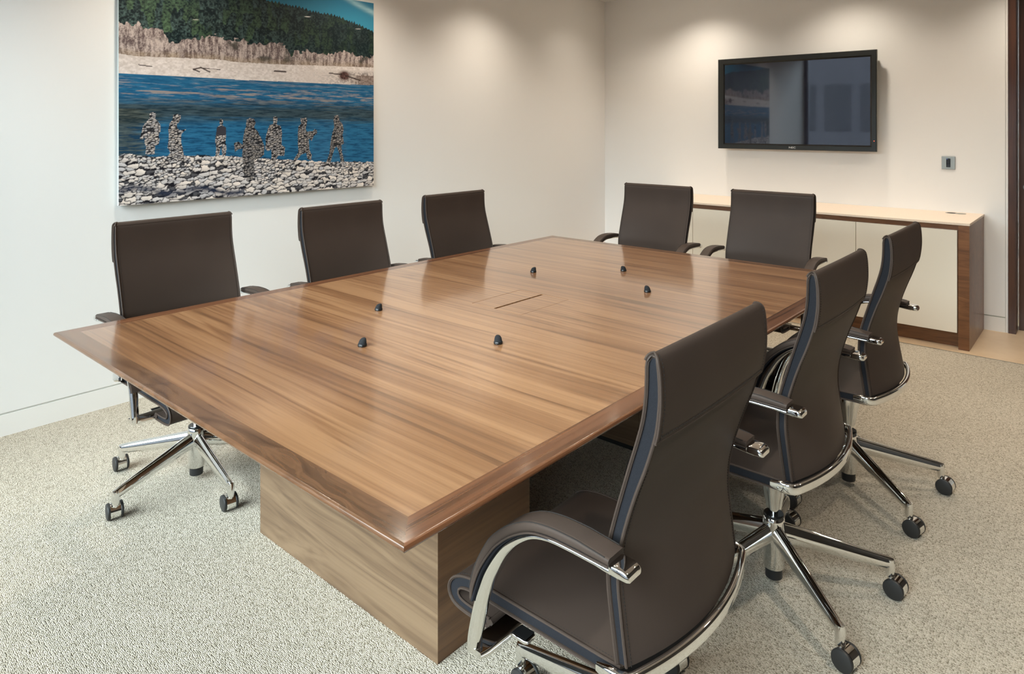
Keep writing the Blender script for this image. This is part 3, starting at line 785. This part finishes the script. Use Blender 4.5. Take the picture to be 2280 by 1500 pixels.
FIGS = [[(0.094,0.38),(0.101,0.385),(0.112,0.382),(0.114,0.374),(0.11,0.359),(0.118,0.348),(0.128,0.33),(0.128,0.306),(0.121,0.288),(0.125,0.27),(0.121,0.246),(0.11,0.243),(0.109,0.207),(0.081,0.208),(0.082,0.241),(0.077,0.259),(0.08,0.279),(0.07,0.271),(0.063,0.274),(0.068,0.3),(0.074,0.33),(0.085,0.347),(0.093,0.359),(0.093,0.374)],
        [(0.168,0.375),(0.182,0.38),(0.194,0.373),(0.192,0.354),(0.187,0.342),(0.18,0.336),(0.182,0.317),(0.191,0.308),(0.21,0.314),(0.211,0.31),(0.198,0.296),(0.195,0.287),(0.194,0.256),(0.201,0.225),(0.203,0.2),(0.208,0.169),(0.205,0.139),(0.194,0.164),(0.182,0.183),(0.161,0.172),(0.132,0.149),(0.123,0.153),(0.143,0.185),(0.159,0.211),(0.15,0.233),(0.154,0.275),(0.153,0.311),(0.157,0.339),(0.167,0.354)],
        [(0.327,0.355),(0.334,0.359),(0.34,0.352),(0.34,0.339),(0.338,0.33),(0.351,0.32),(0.352,0.288),(0.349,0.259),(0.353,0.226),(0.35,0.191),(0.339,0.188),(0.333,0.233),(0.325,0.19),(0.314,0.188),(0.315,0.228),(0.312,0.26),(0.316,0.298),(0.318,0.32),(0.329,0.331)],
        [(0.428,0.356),(0.441,0.364),(0.457,0.36),(0.464,0.343),(0.457,0.32),(0.471,0.303),(0.488,0.263),(0.499,0.229),(0.496,0.188),(0.476,0.17),(0.457,0.17),(0.455,0.07),(0.419,0.086),(0.416,0.159),(0.411,0.192),(0.414,0.221),(0.398,0.219),(0.384,0.205),(0.381,0.248),(0.398,0.254),(0.414,0.238),(0.415,0.271),(0.421,0.307),(0.426,0.323)],
        [(0.534,0.371),(0.545,0.373),(0.552,0.367),(0.55,0.343),(0.548,0.333),(0.565,0.326),(0.57,0.299),(0.569,0.233),(0.583,0.223),(0.58,0.181),(0.556,0.182),(0.545,0.166),(0.538,0.142),(0.527,0.167),(0.526,0.214),(0.513,0.205),(0.502,0.215),(0.503,0.266),(0.511,0.309),(0.519,0.33),(0.534,0.337)],
        [(0.649,0.365),(0.674,0.369),(0.679,0.358),(0.677,0.333),(0.672,0.316),(0.677,0.298),(0.705,0.301),(0.712,0.312),(0.722,0.305),(0.724,0.29),(0.708,0.276),(0.699,0.251),(0.686,0.262),(0.688,0.209),(0.699,0.18),(0.696,0.152),(0.68,0.159),(0.674,0.192),(0.652,0.182),(0.628,0.151),(0.603,0.121),(0.625,0.169),(0.64,0.196),(0.637,0.253),(0.638,0.295),(0.64,0.323),(0.652,0.337)],
        [(0.805,0.38),(0.82,0.384),(0.826,0.374),(0.828,0.356),(0.843,0.337),(0.848,0.308),(0.843,0.278),(0.85,0.233),(0.837,0.226),(0.84,0.189),(0.852,0.136),(0.833,0.137),(0.83,0.167),(0.816,0.219),(0.806,0.212),(0.793,0.169),(0.786,0.136),(0.766,0.141),(0.78,0.184),(0.786,0.249),(0.793,0.286),(0.803,0.323),(0.799,0.359)]]

NU, NV = 640, 496
cols = art_colours(NU, NV)
pic = thing('river_photo_print', 'large frameless wall print of stone figures beside a blue river', 'picture', (WX, (PY0 + PY1) / 2, (PZ0 + PZ1) / 2))
pcx, pcy, pcz = pic.location
m = MB(); m.box(PXF - 0.018 - pcx, PXF - 0.0006 - pcx, PY0 - pcy, PY1 - pcy, PZ0 - pcz, PZ1 - pcz); m.build('backing_panel', M['panel_side'], pic, smooth=0)
m = MB()
for (a, b_) in ((PY0 + 0.15, PY0 + 0.20), (PY1 - 0.20, PY1 - 0.15)): m.box(0, PXF - 0.018 - pcx, a - pcy, b_ - pcy, -0.45, 0.45)
m.build('hanging_rail', M['steel'], pic, smooth=0)
uu, vv = np.meshgrid(np.linspace(0, 1, NU), np.linspace(0, 1, NV))
co = np.stack([np.full(uu.shape, PXF - pcx), PY0 + uu * (PY1 - PY0) - pcy, PZ0 + vv * (PZ1 - PZ0) - pcz], -1).reshape(-1, 3)
idx = np.arange(NU * NV).reshape(NV, NU)
q = np.stack([idx[:-1, :-1], idx[:-1, 1:], idx[1:, 1:], idx[1:, :-1]], -1).reshape(-1, 4)
me = bpy.data.meshes.new('print_surface')
me.vertices.add(NU * NV); me.vertices.foreach_set('co', co.astype(np.float32).ravel())
me.loops.add(q.size); me.loops.foreach_set('vertex_index', q.astype(np.int32).ravel())
me.polygons.add(len(q)); me.polygons.foreach_set('loop_start', np.arange(0, q.size, 4, dtype=np.int32)); 
me.update(calc_edges=True)
at = me.color_attributes.new('print_ink', 'FLOAT_COLOR', 'POINT')
at.data.foreach_set('color', np.concatenate([cols.reshape(-1, 3), np.ones((NU * NV, 1))], 1).astype(np.float32).ravel())
me.materials.append(M['art'])
o = bpy.data.objects.new('print_surface', me); COL.objects.link(o); o.parent = pic

# ================================================================== CHAIR
HW = 0.243
def bulge_back(z):
    return float(np.interp(z, [0.45, 0.50, 0.58, 0.68, 0.80, 0.95, 1.1], [0.050, 0.048, 0.040, 0.028, 0.015, 0.004, 0.0]))
def bulge_seat(x):
    return float(np.interp(x, [-0.15, -0.12, -0.05, 0.04], [0.050, 0.046, 0.016, 0.0]))

def sheet(path, thick, hw, bul, ny=15, dz=None, hwf=None, sgn=1):
    """leather skin: path is (x, z) of the outer surface; thickness goes to the right-hand side of the path"""
    P = np.array(path); n = len(P)
    t = np.gradient(P, axis=0); t /= np.linalg.norm(t, axis=1)[:, None]
    nrm = np.stack([t[:, 1], -t[:, 0]], 1)
    Q = P + nrm * thick * sgn
    rings = []
    ys = np.linspace(-1, 1, ny)
    for k in range(n):
        w = hw * (hwf[k] if hwf is not None else 1.0)
        r = []
        for (S, seq) in ((P, ys), (Q, ys[::-1])):
            for y in seq:
                x, z = S[k]; b = bul(x, z) * (1 - y * y)
                zz = z + (dz(x, z) * (1 - y ** 4) if dz else 0)
                r.append((x - b, y * w, zz))
        rings.append(r)
    return rings

def edge_line(path, y, off=0.0):
    return [(p[0], y, p[1]) for p in path]

def dashes(m, path, y, nrm_off, step=0.0065, ln=0.0036, bul=None, yfix=None):
    P = spline(path, max(3, int(np.sum(np.linalg.norm(np.diff(np.array(path), axis=0), axis=1)) / step)))
    t = np.gradient(P, axis=0); t /= np.linalg.norm(t, axis=1)[:, None]
    for k in range(len(P)):
        tx_, tz_ = t[k]; nx, nz = tz_, -tx_
        b = bul(P[k][0], P[k][1]) * (1 - (y / HW) ** 2) if bul else 0
        cx, cz = P[k][0] - nx * nrm_off - b, P[k][1] - nz * nrm_off
        v = []
        for s1 in (-1, 1):
            for s2 in (-1, 1):
                for s3 in (-1, 1):
                    v.append((cx + tx_ * ln / 2 * s1 + nx * 0.0005 * s3, y + 0.0006 * s2, cz + tz_ * ln / 2 * s1 + nz * 0.0005 * s3))
        m.add(v, [(0, 1, 3, 2), (4, 6, 7, 5), (0, 4, 5, 1), (2, 3, 7, 6), (0, 2, 6, 4), (1, 5, 7, 3)])

def corner(z, top):
    """half-width factor that rounds the top corners of the back"""
    d = max(0.0, 0.016 - (top - z)) / 0.016
    return 1.0 - 0.052 * (1 - math.sqrt(max(0.0, 1 - d * d)))

def core(outer, inner, hw, bul, ny=9, top=None, shrink=0.0025):
    """solid between two matched (x, z) curves, both slightly drawn in"""
    A, B = np.array(outer), np.array(inner); mid = (A + B) / 2
    d = np.linalg.norm(A - B, axis=1)[:, None] + 1e-9
    A = A + (mid - A) * np.minimum(0.9, 2 * shrink / d); B = B + (mid - B) * np.minimum(0.9, 2 * shrink / d)
    rings = []
    for k in range(len(A)):
        r = []
        for S, seq in ((A, np.linspace(-1, 1, ny)), (B, np.linspace(1, -1, ny))):
            for y in seq:
                x, z = S[k]; r.append((x - bul(x, z) * (1 - y * y), y * hw * (corner(z, top) if top else 1), z))
        rings.append(r)
    return rings

FRONT = [(-.119, .456), (-.112, .505), (-.105, .553), (-.100, .601), (-.101, .645), (-.104, .684), (-.117, .734), (-.134, .791), (-.150, .843), (-.164, .887), (-.175, .928), (-.1805, .966), (-.1825, 1.003), (-.183, 1.029)]
TOPC = [(-.1865, 1.0415), (-.194, 1.047), (-.2025, 1.0425), (-.2065, 1.0315)]
REAR = [(-.2095, 1.000), (-.2095, .962), (-.2035, .912), (-.1925, .872), (-.179, .832), (-.162, .788), (-.145, .738), (-.130, .684), (-.124, .645), (-.123, .601), (-.128, .556), (-.134, .508), (-.141, .458)]
SOUT = [(-.128, .4525), (-.05, .4525), (.05, .4525), (.15, .4525), (.22, .4535), (.262, .4505), (.295, .443), (.318, .431), (.331, .414), (.333, .397), (.325, .381), (.308, .3715), (.28, .368), (.245, .367), (.205, .367)]
SINN = [(-.128, .424), (-.05, .424), (.05, .424), (.15, .424), (.21, .4245), (.25, .4235), (.276, .4205), (.294, .4155), (.302, .408), (.302, .400), (.296, .3935), (.283, .390), (.262, .3885), (.235, .388), (.205, .388)]

def rrect(w, t, n=4, r=None):
    """rounded rectangle points (a across width w, b across thickness t)"""
    r = min(w, t) * 0.42 if r is None else r
    out = []
    for (cx, cy, a0) in ((w / 2 - r, t / 2 - r, 0), (-w / 2 + r, t / 2 - r, 90), (-w / 2 + r, -t / 2 + r, 180), (w / 2 - r, -t / 2 + r, 270)):
        for k in range(n + 1):
            a = math.radians(a0 + 90 * k / n); out.append((cx + r * math.cos(a), cy + r * math.sin(a)))
    return out

def sweep_xz(path, yc, widths, thicks, side=1, rr=None):
    """path is the OUTER line (x,z) of a flat bar; bar thickness goes inward (right of travel * side)"""
    P = np.array(path); t = np.gradient(P, axis=0); t /= np.linalg.norm(t, axis=1)[:, None]
    nrm = np.stack([t[:, 1], -t[:, 0]], 1) * side
    R = []
    for k in range(len(P)):
        c = P[k] + nrm[k] * thicks[k] / 2
        R.append([(c[0] + nrm[k][0] * b, (yc[k] if hasattr(yc, '__len__') else yc) + a, c[1] + nrm[k][1] * b) for a, b in rrect(widths[k], thicks[k], 4, rr)])
    return R

def make_chair(label):
    ch = thing('office_chair', label, 'chair', (0, 0, 0), 0, 'brown leather swivel chairs around the table')
    N1 = 60
    # ---- seat
    so = spline(SOUT, N1); si = spline(SINN, N1)
    domez = lambda x, z: 0.006 if (z > 0.44 and x < 0.30) else 0.0
    bs = lambda x, z: bulge_seat(x)
    m = MB()
    def dz2(x, z):
        return 0.007 * float(np.interp(x, [-.13, -.05, .22, .32], [0.3, 1, 1, 0])) * float(np.interp(z, [.42, .45], [0, 1]))
    m.rings(sheet(so, 0.004, HW, bs, 15, dz2))
    m.rings(sheet(si[::-1], 0.003, HW, bs, 9))
    for y in (-HW, HW):
        m.tube(edge_line(so, y), 0.0028, 6); m.tube(edge_line(si, y), 0.0026, 6)
    m.tube([(SOUT[-1][0], y, (SOUT[-1][1] + SINN[-1][1]) / 2) for y in np.linspace(-HW, HW, 5)], 0.0105, 10)
    seat = m.build('seat', M['leather'], ch, smooth=50)
    m = MB(); m.rings(core(so, si, HW - 0.0035, bs)); m.build('fabric_side_band', M['navy'], seat, smooth=50)
    for y in (-HW + 0.011, HW - 0.011):
        m = MB(); dashes(m, SOUT[:9], y, 0.0006); m.build('stitching', M['stitch'], seat, smooth=0)
    # ---- backrest
    path = FRONT + TOPC + REAR
    P = spline(path, 110)
    bb = lambda x, z: bulge_back(z)
    hwf = [corner(p[1], 1.0472) for p in P]
    m = MB(); m.rings(sheet(P, 0.004, HW, bb, 17, None, hwf, -1))
    for s in (-1, 1): m.tube([(p[0], s * HW * h, p[1]) for p, h in zip(P, hwf)], 0.0029, 6)
    back = m.build('backrest', M['leather'], ch, smooth=50)
    fr_ = spline(FRONT + TOPC[:2], 56); rr_ = spline((TOPC[1:] + REAR)[::-1], 56)
    m = MB(); m.rings(core(fr_, rr_, HW - 0.0035, bb, 9, 1.0472)); m.build('fabric_side_band', M['navy'], back, smooth=50)
    for y in (-HW + 0.010, HW - 0.010):
        for line_ in (FRONT, REAR[4:]):
            m = MB(); dashes(m, line_, y, -0.0006, bul=bb); m.build('stitching', M['stitch'], back, smooth=0)
    # ---- head cover hanging over the top and down the rear
    capp = [(-.1835, 1.0385), (-.1875, 1.047), (-.195, 1.052), (-.2045, 1.048), (-.2105, 1.0355), (-.2145, 1.004), (-.2150, .958), (-.2100, .914), (-.2045, .892)]
    Cp = spline(capp, 40)
    chw = [corner(q_[1], 1.0522) for q_ in Cp]
    m = MB(); m.rings(sheet(Cp, 0.0042, HW + 0.003, bb, 17, None, chw, -1))
    for s in (-1, 1): m.tube([(p[0] + .0015, s * (HW + 0.003) * h_, p[1]) for p, h_ in zip(Cp, chw)], 0.0028, 6)
    zb, xb = capp[-1][1], capp[-1][0] + .002
    m.tube([(xb - bulge_back(zb) * (1 - y * y), y * (HW + .003), zb) for y in np.linspace(-1, 1, 15)], 0.0034, 6)
    hc = m.build('head_cover', M['leather'], ch, smooth=50)
    for y in (-HW + 0.008, HW - 0.008):
        m = MB(); dashes(m, capp[3:], y, -0.0006, bul=bb); m.build('stitching', M['stitch'], hc, smooth=0)
    m = MB()
    for k in range(-35, 36):
        y = k * 0.0066; b = bulge_back(zb + .01) * (1 - (y / HW) ** 2)
        m.box(-.2095 - b - .0005 + .0012, -.2095 - b + .0005 + .0012, y - .0018, y + .0018, zb + .0095, zb + .0107)
    m.build('stitching', M['stitch'], hc, smooth=0)
    # ---- chrome rail wrapping the foot of the back
    rail = [(-.088, -.2615, .446), (-.110, -.2625, .446), (-.132, -.2625, .4455), (-.147, -.257, .445)]
    for y in np.linspace(-0.95, 0.95, 21):
        rail.append((-.151 - .050 * (1 - y * y), y * .262, .4450))
    rail += [(p[0], -p[1], p[2]) for p in rail[:4][::-1]]
    rp = spline(rail, 70)
    R = []
    tt = np.gradient(rp, axis=0)
    for k in range(len(rp)):
        t = Vector(tt[k]).normalized(); nx = Vector((t.y, -t.x, 0)).normalized()
        e = 1.0 if 2 < k < 67 else (0.55 + 0.15 * min(k, 69 - k))
        R.append([tuple(Vector(rp[k]) + nx * (a * e) + Vector((0, 0, b * e))) for a, b in rrect(0.0165, 0.031, 4, 0.0075)])
    m = MB(); m.rings(R); m.build('back_rail', M['chrome'], ch, smooth=50)
    # ---- armrests
    AP = [(.200, .368), (.2015, .387), (.1955, .423), (.1825, .476), (.1665, .523), (.150, .558), (.128, .592), (.103, .623), (.067, .6535), (.024, .6765), (-.018, .6850), (-.058, .6865), (-.108, .6855), (-.150, .6842), (-.170, .6830)]
    A = spline(AP, 64)
    th = [float(np.interp(k, [0, 6, 14, 24, 32, 40, 46, 58, 61, 63], [0.032, 0.031, 0.029, 0.026, 0.019, 0.0105, 0.0070, 0.0070, 0.010, 0.012])) for k in range(64)]
    wd = [float(np.interp(k, [0, 8, 30, 60, 63], [0.026, 0.027, 0.038, 0.046, 0.042])) for k in range(64)]
    pads = spline(AP[3:], 60)
    for s in (-1, 1):
        yc = 0.300 * s
        ycs = [yc + s * float(np.interp(k, [0, 30, 63], [0.009, 0.003, 0])) for k in range(64)]
        m = MB(); m.rings(sweep_xz(A, ycs, wd, th, -1, None))
        R = []
        for (x, cz, h_, w_) in ((-.150, .6815, .006, .040), (-.1535, .6830, .019, .0450), (-.1600, .6835, .0215, .0470), (-.180, .6828, .0205, .0470), (-.189, .6812, .0170, .0450), (-.1935, .6795, .011, .040)):
            R.append([(x, yc + a, cz + b) for a, b in rrect(w_, h_, 4, min(h_, w_) * 0.32)])
        m.rings(R)
        # foot block and bracket running in under the seat
        foot = [(0.3210, .3740), (0.308, .3725), (.27, .3720), (.21, .3725), (.14, .3730), (.06, .3750)]
        for i in range(1): pass
        fp = spline(foot, 24); R = []
        for k, (yy, zz) in enumerate(fp):
            w_ = float(np.interp(k, [0, 2, 8, 23], [0.040, 0.048, 0.050, 0.056])); h_ = float(np.interp(k, [0, 2, 23], [0.014, 0.018, 0.020]))
            R.append([(0.176 + a, s * yy, zz + b) for a, b in rrect(w_, h_, 4, 0.005)])
        m.rings(R)
        arm = m.build('armrest', M['chrome'], ch, smooth=45)
        # dark liner + leather pad over the outer side
        nP = 60; t = np.gradient(pads, axis=0); t /= np.linalg.norm(t, axis=1)[:, None]
        nr = np.stack([t[:, 1], -t[:, 0]], 1)
        last = 57
        m = MB(); L2 = pads[:last + 1] + nr[:last + 1] * 0.0050
        m.rings(sweep_xz(L2, yc, [0.044] * (last + 1), [0.006] * (last + 1), -1, 0.0025)); m.build('pad_liner', M['navy'], arm, smooth=45)
        tk = [float(np.interp(k, [0, 3, 20, 48, last], [0.005, 0.010, 0.0205, 0.020, 0.0145])) for k in range(last + 1)]
        L3 = np.array([pads[k] + nr[k] * (0.0048 + tk[k]) for k in range(last + 1)])
        pw = [float(np.interp(k, [0, 4, 20, last], [0.040, 0.050, 0.058, 0.052])) for k in range(last + 1)]
        m = MB(); m.rings(sweep_xz(L3, yc, pw, tk, -1, None))
        for sg in (-1, 1):
            m.tube([(pads[k][0] + nr[k][0] * 0.0050, yc + sg * (pw[k] / 2 - 0.0005), pads[k][1] + nr[k][1] * 0.0050) for k in range(last + 1)], 0.0022, 6)
        m.build('arm_pad', M['leather'], arm, smooth=50)
        for sg in (-1, 1):
            m = MB()
            yy = yc + sg * 0.0245
            seg = L3[4:last]
            for k in range(0, len(seg) * 3 - 3):
                i, f_ = divmod(k, 3); 
                if i + 1 >= len(seg): break
                p = seg[i] * (1 - f_ / 3) + seg[i + 1] * (f_ / 3); tt_ = seg[i + 1] - seg[i]; tt_ = tt_ / np.linalg.norm(tt_)
                nn = np.array([tt_[1], -tt_[0]]); p = p - nn * 0.0010
                v = [(p[0] + tt_[0] * .0014 * a + nn[0] * .0008 * c_, yy + .0006 * b, p[1] + tt_[1] * .0014 * a + nn[1] * .0008 * c_) for a in (-1, 1) for b in (-1, 1) for c_ in (-1, 1)]
                m.add(v, [(0, 1, 3, 2), (4, 6, 7, 5), (0, 4, 5, 1), (2, 3, 7, 6), (0, 2, 6, 4), (1, 5, 7, 3)])
            m.build('stitching', M['stitch'], arm, smooth=0)
    # ---- tilt mechanism
    m = MB()
    R = []
    for (x, w_, z0, z1) in ((-.095, .045, .385, .423), (-.06, .062, .355, .423), (0.0, .078, .334, .423), (.10, .092, .336, .423), (.19, .100, .344, .4225), (.235, .096, .352, .3665 + .02), (.250, .080, .358, .382)):
        R.append([(x, a, (z0 + z1) / 2 + b) for a, b in rrect(w_, z1 - z0, 3, 0.012)])
    m.rings(R)
    mech = m.build('tilt_mechanism', M['chrome'], ch, smooth=40)
    m = MB(); m.rings([[(0.010 + 0, 0, 0)] * 3] if False else [[(r * (1 + .06 * math.cos(8 * a)) * math.cos(a), r * (1 + .06 * math.cos(8 * a)) * math.sin(a), z) for a in [2 * PI * k / 48 for k in range(48)]] for r, z in ((.012, .238), (.0235, .239), (.027, .262), (.036, .312), (.045, .340), (.045, .350))])
    m.build('conical_collar', M['chrome'], mech, smooth=40)
    for s in (-1, 1):
        m = MB(); R = []
        for (y, w_, z) in ((.10, .012, .374), (.200, .016, .370)):
            R.append([(.158 + a, y * s, z + b) for a, b in rrect(w_, .010, 3, .004)])
        m.rings(R); R = []
        for x in (.194, .189, .120, .113):
            e = .75 if x in (.194, .113) else 1
            R.append([(x, .211 * s + a * e, .370 + b * e - (.19 - x) * 0.02) for a, b in rrect(.036, .0085, 3, .003)])
        m.rings(R)
        m.build('height_lever', M['chrome'], mech, smooth=40)
        MB().box(.117, .190, min(.1955 * s, .2265 * s), max(.1955 * s, .2265 * s), .3742, .3749).build('lever_pad', M['gloss_black'], mech, smooth=0)
    # ---- column
    m = MB(); m.lathe([(.0135, .195), (.0135, .24)], n=24); m.build('gas_lift', M['chrome'], ch)
    # ---- base
    m = MB(); m.lathe([(.0295, .214), (.0325, .211), (.0335, .200), (.0335, .130), (.0318, .120), (.0318, .056), (.030, .052), (.027, .052)], n=40)
    hub = m.build('star_base', M['chrome'], ch)
    m = MB(); m.lathe([(.016, .222), (.029, .222), (.031, .219), (.031, .2135), (.016, .2135)], n=32); m.build('collar_ring', M['gloss_black'], hub)
    m = MB(); m.lathe([(.001, .0515), (.0262, .0515), (.0262, .021), (.0245, .019), (.001, .019)], n=32); m.build('column_foot', M['black'], hub)
    RL = 0.345
    for i in range(5):
        a = math.radians(BASE_ANG + 72 * i); ca, sa = math.cos(a), math.sin(a)
        m = MB(); R = []
        for k in range(15):
            t = k / 14.0; r = 0.020 + (RL + 0.010 - 0.020) * t
            zt_ = 0.198 - (0.198 - 0.1135) * t; hh = 0.066 - 0.028 * t; ww = 0.043 - 0.015 * t
            if k == 14: hh *= .8; ww *= .8; zt_ -= .002
            ring = []
            for q_ in range(16):
                th_ = 2 * PI * q_ / 16; cx_ = math.cos(th_); sx2 = math.sin(th_)
                wy = ww / 2 * cx_ * (1.0 if sx2 < 0 else 0.92) * (1 - 0.18 * max(0, sx2))
                ring.append((r * ca - wy * sa, r * sa + wy * ca, zt_ - hh / 2 + hh / 2 * sx2))
            R.append(ring)
        m.rings(R)
        m.lathe([(.0130, .058), (.0136, .062), (.0136, .098), (.011, .109)], (RL * ca, RL * sa, 0), 20)
        m.build('leg', M['chrome'], hub, smooth=50)
        # caster, rolling along local x (axle along y), trailing backwards
        ax = math.radians(CAST_ANG[i % len(CAST_ANG)])
        u_ = Vector((math.cos(ax), math.sin(ax), 0)); tr = Vector((u_.y, -u_.x, 0)) * 1.0
        if tr.x > 0: tr = -tr
        c = Vector((RL * ca, RL * sa, 0)) + tr * 0.016 + Vector((0, 0, 0.0302))
        m = MB()
        m.lathe([(.0075, .038), (.0075, .064)], (RL * ca, RL * sa, 0), 16)
        # chrome hood: upper shell of a drum between the wheels
        NH = 22; r0, r1 = .0262, .0295; hwd = 0.0165
        ring = []
        for k in range(NH + 1):
            ang = math.radians(-38 + 236 * k / NH)
            d = -tr * math.cos(ang) + Vector((0, 0, math.sin(ang)))
            ring.append([tuple(c + d * r1 - u_ * hwd), tuple(c + d * r1 + u_ * hwd), tuple(c + d * r0 + u_ * hwd), tuple(c + d * r0 - u_ * hwd)])
        m.rings(ring)
        m.lathe_axis([(.008, -.0255), (.008, .0255)], tuple(c), tuple(u_), 14)
        m.box(-.006 + c.x, .006 + c.x, c.y - .006, c.y + .006, c.z, c.z + .026)
        cs = m.build('caster', M['chrome'], ch, smooth=40)
        for sg in (-1, 1):
            m = MB(); m.lathe_axis([(.006, .0172), (.0285, .0172), (.0300, .0190), (.0300, .0235), (.0285, .0262), (.022, .0280), (.001, .0288)], tuple(c), tuple(u_ * sg), 32)
            m.build('wheel', M['wheel'], cs, smooth=40)
    return ch

BASE_ANG = 180 - 40.5 - 144  # matches the star position seen from above once the chair faces the table
CAST_ANG = [82, 86, 78, 84, 80]
proto = make_chair('x')
def place(i, x, y, rz, label, lift=0.0, ang=None):
    c = proto if i == 0 else copy_tree(proto)
    c.location = (x, y, 0); c.rotation_euler = (0, 0, rz); c['label'] = label
    for chd in list(c.children):          # seat height differs slightly from chair to chair
        if chd.name.split('.')[0] not in ('star_base', 'caster'): chd.location.z = lift
    if ang is not None:     # swivel bases stand at their own angle
        for chd in list(c.children):
            if chd.name.split('.')[0] in ('star_base', 'caster'):
                chd.rotation_euler = (0, 0, math.radians(ang))
    return c
CH = [
    (-0.824, 1.350, PI, 'brown leather swivel chair nearest the camera, on the right side of the table', -0.005),
    (-0.824, 2.220, PI, 'middle one of the three brown leather chairs along the right side of the table', 0.002),
    (-0.820, 3.026, PI, 'farthest brown leather chair on the right side of the table, before the sideboard doors', 0.006),
    (-2.868, 1.305, 0.0, 'brown leather chair at the left end of the row along the picture wall', 0.012),
    (-2.805, 2.118, 0.0, 'middle brown leather chair of the picture-wall row, under the right edge of the picture', 0.004),
    (-2.805, 2.920, 0.0, 'farthest brown leather chair of the picture-wall row, against bare wall', 0.004),
    (-2.295, 3.910, -PI / 2, 'left brown leather chair at the far end of the table, beside the room corner', 0.014),
    (-1.542, 3.925, -PI / 2, 'right brown leather chair at the far end of the table, below the television', 0.014),
]
for i, (x, y, rz, lab, a) in enumerate(CH):
    place(i, x, y, rz, lab, a)
